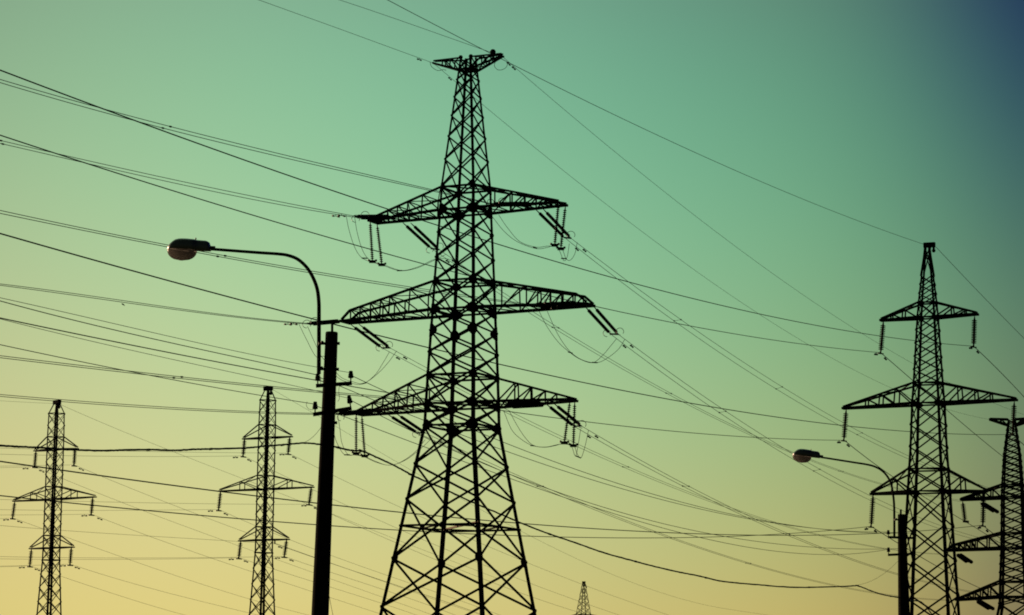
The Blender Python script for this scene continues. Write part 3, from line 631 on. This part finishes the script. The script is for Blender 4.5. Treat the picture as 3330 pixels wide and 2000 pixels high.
DC = {'TR': q('R1', 1385, 0)[0], 'TL': q('R1', 682, 0)[0], 'MR': q('R2', 1552, 0)[0], 'ML': q('R2', 378, 0)[0], 'BR': q('C2', 1250, 0)[0], 'BL': q('R2', 567, 0)[0]}
for k, (y0, pts) in L2.items():
    cable('conductor', N2(k), G2, hang(pts, y0, rtip[k][0].y, 50, n=60), .021, (DC[k],))
R2W = {'TL': (298, qs('R1', (717, 906), (760, 945), (950, 1112), (1210, 1330), (1380, 1470), 'R2', (1300, 232), (1500, 385), (1654, 500)), q('R1', 752, 0)[0]),
       'TR': (238, qs('R1', (1407, 858), (1440, 887), (1600, 1045), (1781, 1235)), q('R1', 1438, 0)[0]),
       'ML': (295, qs('R2', (412, 277), (600, 427), (765, 540), (950, 660), (1180, 800), (1450, 965)), q('R2', 442, 0)[0]),
       'MR': (216, qs('R2', (1577, 239), (1654, 312)), q('R2', 1600, 0)[0]),
       'BL': (274, qs('R2', (600, 873), (630, 895), (720, 952), 'C2', (510, 832), (700, 948), (1000, 1120), (1300, 1262)), q('R2', 630, 0)[0]),
       'BR': (222, qs('C2', (1281, 681), (1330, 722), (1450, 805)), q('C2', 1320, 0)[0])}
for k, (y1, pts, dc) in R2W.items():
    cable('conductor', f"conductor falling away to the right from the large right pylon's {BIGN[k[0]]} {SIDE[k[1]]} string", G2r, hang(pts, rtip[k][0].y, y1, 0, 60), .027, (dc,))
top = Vector((rt.X0, rt.Y0, rt.z(800)))
cable('earth_wire', "long earth wire passing the tallest pylon's peak down to the large right pylon's peak", GE,
      hang(qs('c1', (400, -25), (445, 0), (830, 205), (1150, 360), (1300, 440), 'B1', (0, 178), (400, 370), (800, 560), (1300, 800), (1900, 1055), (2471, 1285), 'N', (3012, 797)), 112, 212, 25), .0135)
cable('earth_wire', "earth wire falling from the large right pylon's peak to the right edge", GE, hang(qs('R1', (1128, 122), (1250, 275), (1500, 500), (1781, 800)), 212, 232, 0, 60), .018)

# ------------------------------------------------------------------ lines carried by the two slim pylons
G3 = 'faint conductors of the slim pylons'
def faint(who, k, way, start, P, pts, deg, r=.0115, ext=40, dc=None):
    y1 = along(at(start, P.y), deg, pts[-1]); p = [start] + pts
    cable('conductor', f"faint conductor running {way} from the {who}'s {BIGN[k[0]]} {SIDE[k[1]]} string", G3, hang(p, P.y, y1, 0, ext), r, (dc,) if dc else (), ds=.75)
mw, lw = 'slim pylon beside the lamp post', 'leftmost slim pylon'
A3 = lambda *a: qs('A3', *a)
for k, s_, pts, dc in (('TR', (2105, 300), [(1700, 297), (1400, 293), (900, 285), (-30, 262)], 2060), ('TL', (1775, 320), [(1500, 324), (1200, 325), (700, 322), (-30, 307)], 1720), ('MR', (2260, 673), [(1700, 672), (1200, 665), (700, 655), (-30, 638)], 2220),
                       ('ML', (1597, 712), [(1300, 715), (1000, 717), (450, 718), (-30, 712)], 1538), ('BL', (1745, 1064), [(1300, 1073), (1000, 1075), (450, 1077), (-30, 1072)], 1690), ('BR', (2077, 1055), [(1500, 1063), (900, 1066), (450, 1063), (-30, 1055)], 2028)):
    faint(mw, k, 'left', q('A3', *s_), mtip[k][0], A3(*pts), 33 + 180, dc=q('A3', dc, 0)[0])
for k, s_, pts, dc in (('TR', (541, 386), [(300, 390), (-30, 396)], None), ('TL', (253, 401), [(120, 404), (-30, 407)], 187), ('MR', (668, 746), [(350, 750), (-30, 752)], 617),
                       ('ML', (93, 774), [(40, 777), (-30, 781)], 45), ('BL', (215, 1123), [(100, 1128), (-30, 1131)], 160), ('BR', (512, 1111), [(300, 1118), (-30, 1126)], 460)):
    faint(lw, k, 'left', q('A3', *s_), ltip[k][0], A3(*pts), 42 + 180, ext=60, dc=q('A3', dc, 0)[0] if dc else None)
for k, s_, pts, dc in (('TR', (2107, 300), qs('A3', (2160, 333), (2330, 412), 'c4', (280, 407), (720, 612), (1590, 995), 'B3', (430, 1260), (850, 1405), (1080, 1488)), 2150),
                       ('TL', (1777, 320), qs('A3', (1830, 350), (2000, 437), (2290, 580), 'c4', (275, 565), (700, 747), (1250, 985), (1544, 1108), 'B3', (380, 1380), (720, 1488)), 1822),
                       ('MR', (2262, 673), qs('A3', (2310, 698), (2430, 755), 'c4', (275, 668), (560, 792), (1000, 985), (1260, 1090), (1544, 1195), 'B3', (500, 1490)), 2308),
                       ('ML', (1599, 712), qs('A3', (1660, 745), (1860, 830), (2100, 930), (2300, 1000), 'c4', (265, 938), (700, 1095), (1100, 1235), (1400, 1342)), 1650),
                       ('BR', (2079, 1055), qs('A3', (2140, 1080), (2290, 1127), 'c4', (260, 1052), (600, 1165), (1100, 1342)), 2130),
                       ('BL', (1747, 1064), qs('A3', (1800, 1088), (2000, 1150), (2290, 1235), 'c4', (255, 1152), (600, 1262), (850, 1345)), 1797)):
    faint(mw, k, 'right', q('A3', *s_), mtip[k][0], pts, 26, dc=q('A3', dc, 0)[0])
for k, s_, pts, dc in (('TR', (543, 386), qs('A3', (620, 420), (1000, 572), (1480, 764), (1860, 905), (2100, 985), (2300, 1062)), 595), ('TL', (257, 401), qs('A3', (480, 495), (880, 655), (1500, 892), (1800, 995), (2285, 1172)), 305),
                       ('MR', (670, 746), qs('A3', (740, 776), (1100, 910), (1540, 1065), (1850, 1170), (2280, 1312)), 730), ('ML', (95, 774), qs('A3', (320, 855), (480, 910), (960, 1085), (1500, 1268), (1830, 1365), (2280, 1490)), 145),
                       ('BR', (514, 1111), qs('A3', (580, 1133), (1000, 1260), (1500, 1390), (1850, 1475)), 565), ('BL', (217, 1123), qs('A3', (290, 1150), (450, 1200), (900, 1350), (1350, 1483)), 273)):
    faint(lw, k, 'right', q('A3', *s_), ltip[k][0], pts, 34, dc=q('A3', dc, 0)[0])
pk = Vector((lt.X0, lt.Y0, 0)); y1 = along(pk, 34, q('A3', 2290, 690))
cable('earth_wire', "faint earth wire falling right from the leftmost slim pylon's peak", GE, hang(qs('L', (350, 208), (600, 322), (928, 457), 'A3', (1100, 213), (1700, 460), (2290, 690)), 233, y1, 0, 30), .011)
cable('earth_wire', "faint earth wire running left from the leftmost slim pylon's peak", GE, hang(qs('L', (318, 208), (150, 200), (-20, 190)), 233, 228, 0, 60), .010)
y1 = along(Vector((mt.X0, mt.Y0, 0)), 26, q('B3', 1500, 1440))
cable('earth_wire', 'faint earth wire falling right from the peak of the slim pylon beside the lamp post', GE, hang(qs('M', (430, 118), (640, 240), 'c4', (720, 322), (1240, 602), 'B3', (50, 930), (400, 1075), (900, 1270), (1500, 1440)), 226, y1, 0, 60), .010)
y1 = along(Vector((mt.X0, mt.Y0, 0)), 33 + 180, q('A3', -30, 826))
cable('telecom_cable', 'faint low cable from the left edge to the slim pylon beside the lamp post', 'telecom cables on the slim pylon', hang(qs('A3', (2008, 962), (1750, 947), (1200, 912), (700, 880), (300, 855), (-30, 826)), 226, y1, 0, 40), .012)
y1 = along(Vector((mt.X0, mt.Y0, 0)), 26, q('c4', 1300, 1345))
cable('telecom_cable', 'dark low cable falling right from the body of the slim pylon beside the lamp post', 'telecom cables on the slim pylon', hang(qs('A3', (2008, 962), (2050, 984), (2290, 1062), 'c4', (260, 990), (700, 1140), (1300, 1345)), 226, y1, 0, 40), .016, (q('A3', 2048, 0)[0],), ds=.8)
mb = MB(); mb.bar(at(q('A3', 2008, 938), 226), at(q('A3', 2008, 964), 226), .1); mb.build('cable_bracket', FITTING, mt.root)

# ------------------------------------------------------------------ street lamps on concrete posts
def profile(tab, x):
    for (a, b), (c, d) in zip(tab, tab[1:]):
        if a <= x <= c: return b + (d - b) * (x - a) / (c - a)
    return tab[-1][1]
def street_lamp(label, Y, f, top, bot, wt, wb, tube, tw, head, dY, arms, pins, finial, bands, brk):
    T_, B_ = at(q(f, *top), Y), at(bot, Y); ax = (B_ - T_).normalized(); base = T_ + ax * ((T_.z + .02) / -ax.z)
    o = thing('street_lamp', Vector((base.x, base.y, 0)), label, 'street lamp', 'lamps on concrete posts')
    L = (base - T_).length; Lb = (B_ - T_).length; gr = (wb - wt) / Lb
    mb = MB(); N = 14; mb.tube([T_, T_ + ax*.02] + [T_ + ax * (L*i/N) for i in range(1, N + 1)], [wt*.46, wt*.5] + [(wt + gr*L*i/N)/2 for i in range(1, N + 1)], 16)
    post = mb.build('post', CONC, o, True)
    (fx, fy0, fy1), fw = finial; mb = MB(); mb.tube([at(q(f, fx, fy0), Y), at(q(f, fx, fy1), Y)], fw, 10); mb.build('pipe_stub', STEEL, o, True)
    for by in bands:
        t = (by - top[1]) / FR[f][2] * Y / FPX; c = T_ + ax*t; r = (wt + gr*t)/2
        mb = MB(); mb.tube([c - ax*.04, c - ax*.04, c + ax*.04, c + ax*.04], [r*.9, r + .018, r + .018, r*.9], 16); mb.bar(c + RGT*(r - .02), c + RGT*(r + .04), .05); mb.build('clamp_band', FITTING, o)
    n = len(tube); pts = spline([at(q(f, *p), Y - .05 + dY * i / (n - 1)) for i, p in enumerate(tube)], 8); m = len(pts)
    mb = MB(); mb.tube(pts, [tw * (1 - .24 * i / (m - 1)) for i in range(m)], 12); am = mb.build('lamp_arm', STEEL, o, True)
    for x0, x1, y in brk:
        mb = MB(); a, b = at(q(f, x0, y), Y - .05), at(q(f, x1, y), Y - .02); mb.bar(a, b, .045); mb.ball((a + b)/2 + Vector((0, -.03, .02)), .028); mb.build('arm_bracket', FITTING, am)
    # lamp head
    tail, nose = head; O, Nn = at(tail, Y + dY), at(nose, Y + dY + .12)
    xa = Nn - O; HL = xa.length; xa.normalize(); wa = xa.cross(Vector((0, 0, 1))).normalized(); ua = wa.cross(xa).normalized()
    S = HL / .77; K = 24
    topc = [(0, .05), (.0125, .10), (.03, .14), (.08, .165), (.25, .172), (.30, .182), (.45, .190), (.55, .186), (.62, .168), (.67, .135), (.71, .095), (.745, .055), (.77, .008)]
    wid = [(0, .06), (.03, .085), (.22, .095), (.30, .13), (.45, .145), (.60, .142), (.68, .125), (.73, .092), (.755, .058), (.77, .008)]
    mb = MB(); rings = []; xs = [0, .006, .0125, .02, .03, .05, .08, .15, .22, .25, .28, .30, .35, .42, .5, .56, .62, .66, .70, .725, .745, .76, .768, .77]
    for x in xs:
        h, w = profile(topc, x)*S, profile(wid, x)*S; c = O + xa*(x*S)
        for k in range(K):
            t = 2*math.pi*k/K; cs, sn = math.cos(t), math.sin(t); e = .62
            yy = w * math.copysign(abs(cs)**e, cs); zz = (h * abs(sn)**e) if sn >= 0 else -.012*S*abs(sn)**.5
            rings.append(c + wa*yy + ua*zz)
    nr = len(xs)
    mb.poly(rings, [(i*K + k, (i+1)*K + k, (i+1)*K + (k+1) % K, i*K + (k+1) % K) for i in range(nr-1) for k in range(K)] + [tuple(range(K)), tuple(range((nr-1)*K, nr*K))[::-1]])
    hd = mb.build('lamp_head', HOUSING, o, True)
    mb = MB(); c = O + xa*(.275*S) + ua*(.18*S); mb.tube([c, c + ua*.03*S], .012*S, 8); mb.build('latch', FITTING, hd)
    mb = MB(); mb.tube([O - xa*.08*S + ua*.045*S, O + xa*.02*S + ua*.045*S], .033*S, 12); mb.build('collar', FITTING, hd, True)
    mb = MB(); pts = []; J = 9; K2 = 28
    for j in range(J):
        a = j / (J - 1); sc = (1 - a**2.3) ** (1/2.1) if a < 1 else .03
        for k in range(K2):
            t = 2*math.pi*k/K2; ex_, wy = .262*S, .13*S
            pts.append(O + xa*(.502*S + ex_*math.copysign(abs(math.cos(t))**.85, math.cos(t))*sc) + wa*(wy*math.copysign(abs(math.sin(t))**.85, math.sin(t))*sc) - ua*(.014*S + .185*S*a))
    mb.poly(pts, [(j*K2 + k, j*K2 + (k+1) % K2, (j+1)*K2 + (k+1) % K2, (j+1)*K2 + k) for j in range(J-1) for k in range(K2)] + [tuple(range((J-1)*K2, J*K2))[::-1]])
    mb.build('glass_bowl', bowl, hd, True)
    mb = MB(); mb.tube([O + xa*.42*S - ua*.06*S, O + xa*.60*S - ua*.06*S], .035*S, 10); mb.build('lamp_bulb', HOUSING, hd, True)
    # low-voltage crossarms with pin insulators
    for ai, (a, b, w) in enumerate(arms):
        mb = MB(); A, B = at(q(f, *a), Y - .22), at(q(f, *b), Y - .16); mb.bar(A, B, w, w*1.1); ca = mb.build('wire_bracket', STEEL, o)
        for (p0, p1, side) in pins:
            if side != ai: continue
            P0, P1 = at(q(f, *p0), Y - .2), at(q(f, *p1), Y - .2); d = P1 - P0; hgt = d.length
            mb = MB(); mb.tube([P0 + d*t for t in (-.1, .34, .35, .40, .56, .58, .74, .78, .95, 1.0)], [.012, .012, .034, .05, .048, .044, .043, .036, .034, .028], 12); mb.build('pin_insulator', GLASS, ca, True)
    return o

street_lamp('large nearby street lamp on a thick concrete post left of the tallest pylon', 52, 'P', (1227, 805), q('c4', 187, 1338), .225, .312,
    [(1138, 1093), (1139, 900), (1139, 700), (1138, 600), (1127, 510), (1098, 430), (1055, 360), (995, 305), (930, 278), (860, 267), (700, 256), (395, 233)], .0375,
    (q('P', 390, 242), q('P', 93, 231)), 1.1, [((1118, 1176), (1366, 1158), .058), ((1098, 1374), (1364, 1330), .06)],
    [((1131, 1168), (1129, 1092), 0), ((1358, 1150), (1359, 1073), 0), ((1112, 1366), (1113, 1285), 1), ((1358, 1326), (1345, 1243), 1)],
    ((1230, 752, 812), .024), (885, 1066, 1440), ((1135, 1190, 884), (1135, 1182, 1060)))
street_lamp('smaller street lamp on a concrete post in front of the right-hand pylon', 84, 'C2', (555, 584), (2940, 2000), .225, .345,
    [(490, 778), (490, 650), (488, 500), (478, 400), (461, 312), (424, 240), (372, 188), (310, 156), (240, 138), (120, 119), (-100, 84), (-168, 74)], .035,
    (q('R2', 248, 400), q('R2', 57, 378)), 1.1, [((434, 788), (668, 796), .06), ((434, 947), (672, 936), .06)],
    [((437, 785), (436, 725), 0), ((660, 790), (660, 738), 0), ((438, 943), (438, 880), 1), ((662, 932), (662, 872), 1)],
    ((548, 540, 590), .03), (625, 780), ((488, 525, 632),))

# ------------------------------------------------------------------ low-voltage wires and the slack cable between the posts
G4 = 'low-voltage wires on the street lamp posts'
lv = lambda label, pts, y0, y1, r, e0=0, e1=0: cable('low_voltage_wire', label, G4, hang(pts, y0, y1, e0, e1), r, (), WIRE, 'wire')
lv("thin wire from the left edge to the large lamp post's upper right insulator", qs('A2', (-40, 369), (500, 490), (1000, 605), (1500, 720), (2000, 825), (2320, 885), 'P', (1270, 1071), (1357, 1085)), 42.6, 52, .0048, 10)
lv("wire from the left edge to the large lamp post's upper left insulator", qs('A2', (-40, 390), (500, 535), (1000, 650), (1500, 760), (2000, 875), (2320, 943)), 42.6, 51.8, .0072, 10)
lv("thin wire from the left edge to the large lamp post's lower right insulator", qs('A2', (-40, 522), (500, 650), (1000, 775), (1500, 880), (2000, 990), (2350, 1062), 'P', (1346, 1262)), 42.6, 52, .0045, 10)
lv("wire from the left edge to the large lamp post's lower left insulator", qs('A2', (-40, 712), (500, 825), (870, 905), (1200, 960), (1700, 1060), (2030, 1110), (2300, 1155)), 42.6, 51.8, .0065, 10)
lv("wire sagging from the large lamp post's upper right insulator to the smaller lamp post", qs('c3', (205, 832), (510, 948), 'B3', (0, 268), (500, 455), (1000, 625), (1300, 700), (1650, 775), (2000, 830), (2471, 866), 'C2', (658, 752)), 52, 84, .0065)
lv("wire sagging from the large lamp post's upper left insulator to the smaller lamp post", qs('P', (1130, 1112), 'c3', (165, 908), (360, 1000), 'B3', (0, 330), (400, 465), (1000, 640), (1300, 712), (1600, 765), (2000, 832), (2471, 876), 'C2', (434, 742)), 51.8, 83.8, .0065)
lv("wire sagging from the large lamp post's lower right insulator to the smaller lamp post", qs('c3', (195, 1010), (320, 1080), 'B3', (0, 497), (300, 612), (600, 698), (1000, 790), (1400, 890), (1650, 945), (2100, 990), (2471, 1001), 'C2', (660, 885)), 52, 84, .0065)
lv("wire sagging from the large lamp post's lower left insulator to the smaller lamp post", qs('P', (1113, 1312), 'c3', (300, 1180), (720, 1345), 'B3', (0, 518), (250, 605), (600, 725), (1000, 838), (1400, 945), (1800, 1010), (2250, 1037), 'C2', (436, 897)), 51.8, 83.8, .0065)
G5 = 'slack black cables slung from the posts'
def slack(label, pts, y0, y1, r):
    p = hang(pts, y0, y1, exact=True); fine = []
    for i, (a, b) in enumerate(zip(p, p[1:])):
        fine += [a, (a + b)/2 + Vector((0, 0, random.uniform(-.004, .004)))]
    fine.append(p[-1]); mb = MB(); mb.tube(fine, [r * random.uniform(.92, 1.10) for _ in fine], 8)
    for k in range(9, len(fine) - 6, 37):
        mb.tube([fine[k] - (fine[k+1] - fine[k]).normalized()*.05, fine[k] + (fine[k+1] - fine[k]).normalized()*.05], r*1.3, 8)
    return one(mb, 'slack_cable', SHEATH, label, 'cable', G5, True, p[len(p)//2])
slack('thick black bundled cable from the left edge to the large lamp post', qs('A3', (-300, 238), (-40, 243), (150, 253), (300, 260), (520, 274), (740, 282), (900, 277), (1100, 275), (1280, 280), (1420, 272), (1540, 270), (1800, 262), (1900, 252), (2050, 240), (2220, 226), (2340, 236), (2420, 238)), 41, 52.2, .0155)
slack('thick black bundled cable sagging from the large lamp post to the smaller lamp post', qs('c4', (240, 200), (285, 205), (330, 222), (370, 232), (420, 238), (470, 240), (550, 275), (680, 335), (800, 400), (910, 450), (1010, 490), (1200, 580), (1400, 665), (1540, 725),
      'B3', (180, 885), (400, 960), (600, 1030), (800, 1085), (930, 1120), (1100, 1160), (1300, 1200), (1450, 1235), (1700, 1260), (1980, 1280), (2300, 1275), (2430, 1268), 'C2', (150, 1220), (205, 1237), (300, 1275), (400, 1305), (510, 1325), (560, 1332)), 52.2, 84, .0175)
slack('black bundled cable leaving the smaller lamp post to the lower right', qs('C2', (580, 1352), (640, 1355), (710, 1360), (745, 1380), (790, 1430), (835, 1488), (900, 1560)), 84, 95, .019)
def stay(label, f, a, b, Ya, Yb, r=.004):
    A, B = at(q(f, *a), Ya), at(q(f, *b), Yb); mb = MB()
    mb.tube([A.lerp(B, t/8) - Vector((0, 0, .5*(A - B).length*.06*4*(t/8)*(1 - t/8))) for t in range(9)], r, 5)
    one(mb, 'stay_wire', WIRE, label, 'wire', 'stay wires of the slack cable', True)
stay('thin stay wire holding up the thick cable left of the large lamp post', 'A3', (2345, 112), (2222, 222), 52, 50.7)
stay('thin stay wire holding up the thick cable left of the smaller lamp post', 'C2', (520, 1005), (150, 1218), 84, 80)
stay('loose thin wire hanging down the right side of the large lamp post', 'c4', (246, 1195), (282, 1380), 51.9, 51.9)
for nm, f, pts in (('upper right bracket', 'P', [(1300, 1165), (1280, 1180), (1276, 1220), (1280, 1265), (1268, 1285)]), ('lower left insulator', 'P', [(1058, 1285), (1052, 1310), (1068, 1335), (1100, 1342)]),
                   ('lamp arm foot', 'P', [(1140, 1090), (1152, 1130), (1150, 1160), (1165, 1180)])):
    mb = MB(); mb.tube(spline([at(q(f, *p), 51.8) for p in pts], 6), .004, 5); one(mb, 'jumper_wire', WIRE, f'short curled jumper wire at the {nm} of the large lamp post', 'wire', 'jumper wires on the large lamp post', True)

# ------------------------------------------------------------------ a bird just under the twin conductor
P = at((400, 990), 170); d = (at((396, 987.5), 170) - P).normalized(); mb = MB()
mb.tube([P + d*t for t in (.10, .085, .05, 0, -.05, -.09, -.14)], [.006, .022, .034, .042, .035, .018, .012], 9)
mb.poly([P + d*.03, P - d*.04, P - d*.05 + Vector((.01, -.16, .05)), P - d*.01 + Vector((.01, -.10, .04))], [(0, 1, 2, 3)])
mb.poly([P + d*.03, P - d*.04, P - d*.05 + Vector((.01, .16, .05)), P - d*.01 + Vector((.01, .10, .04))], [(0, 1, 2, 3)])
one(mb, 'bird', SHEATH, 'tiny dark bird just below the twin conductor left of the large lamp post', 'bird', None, True, P)
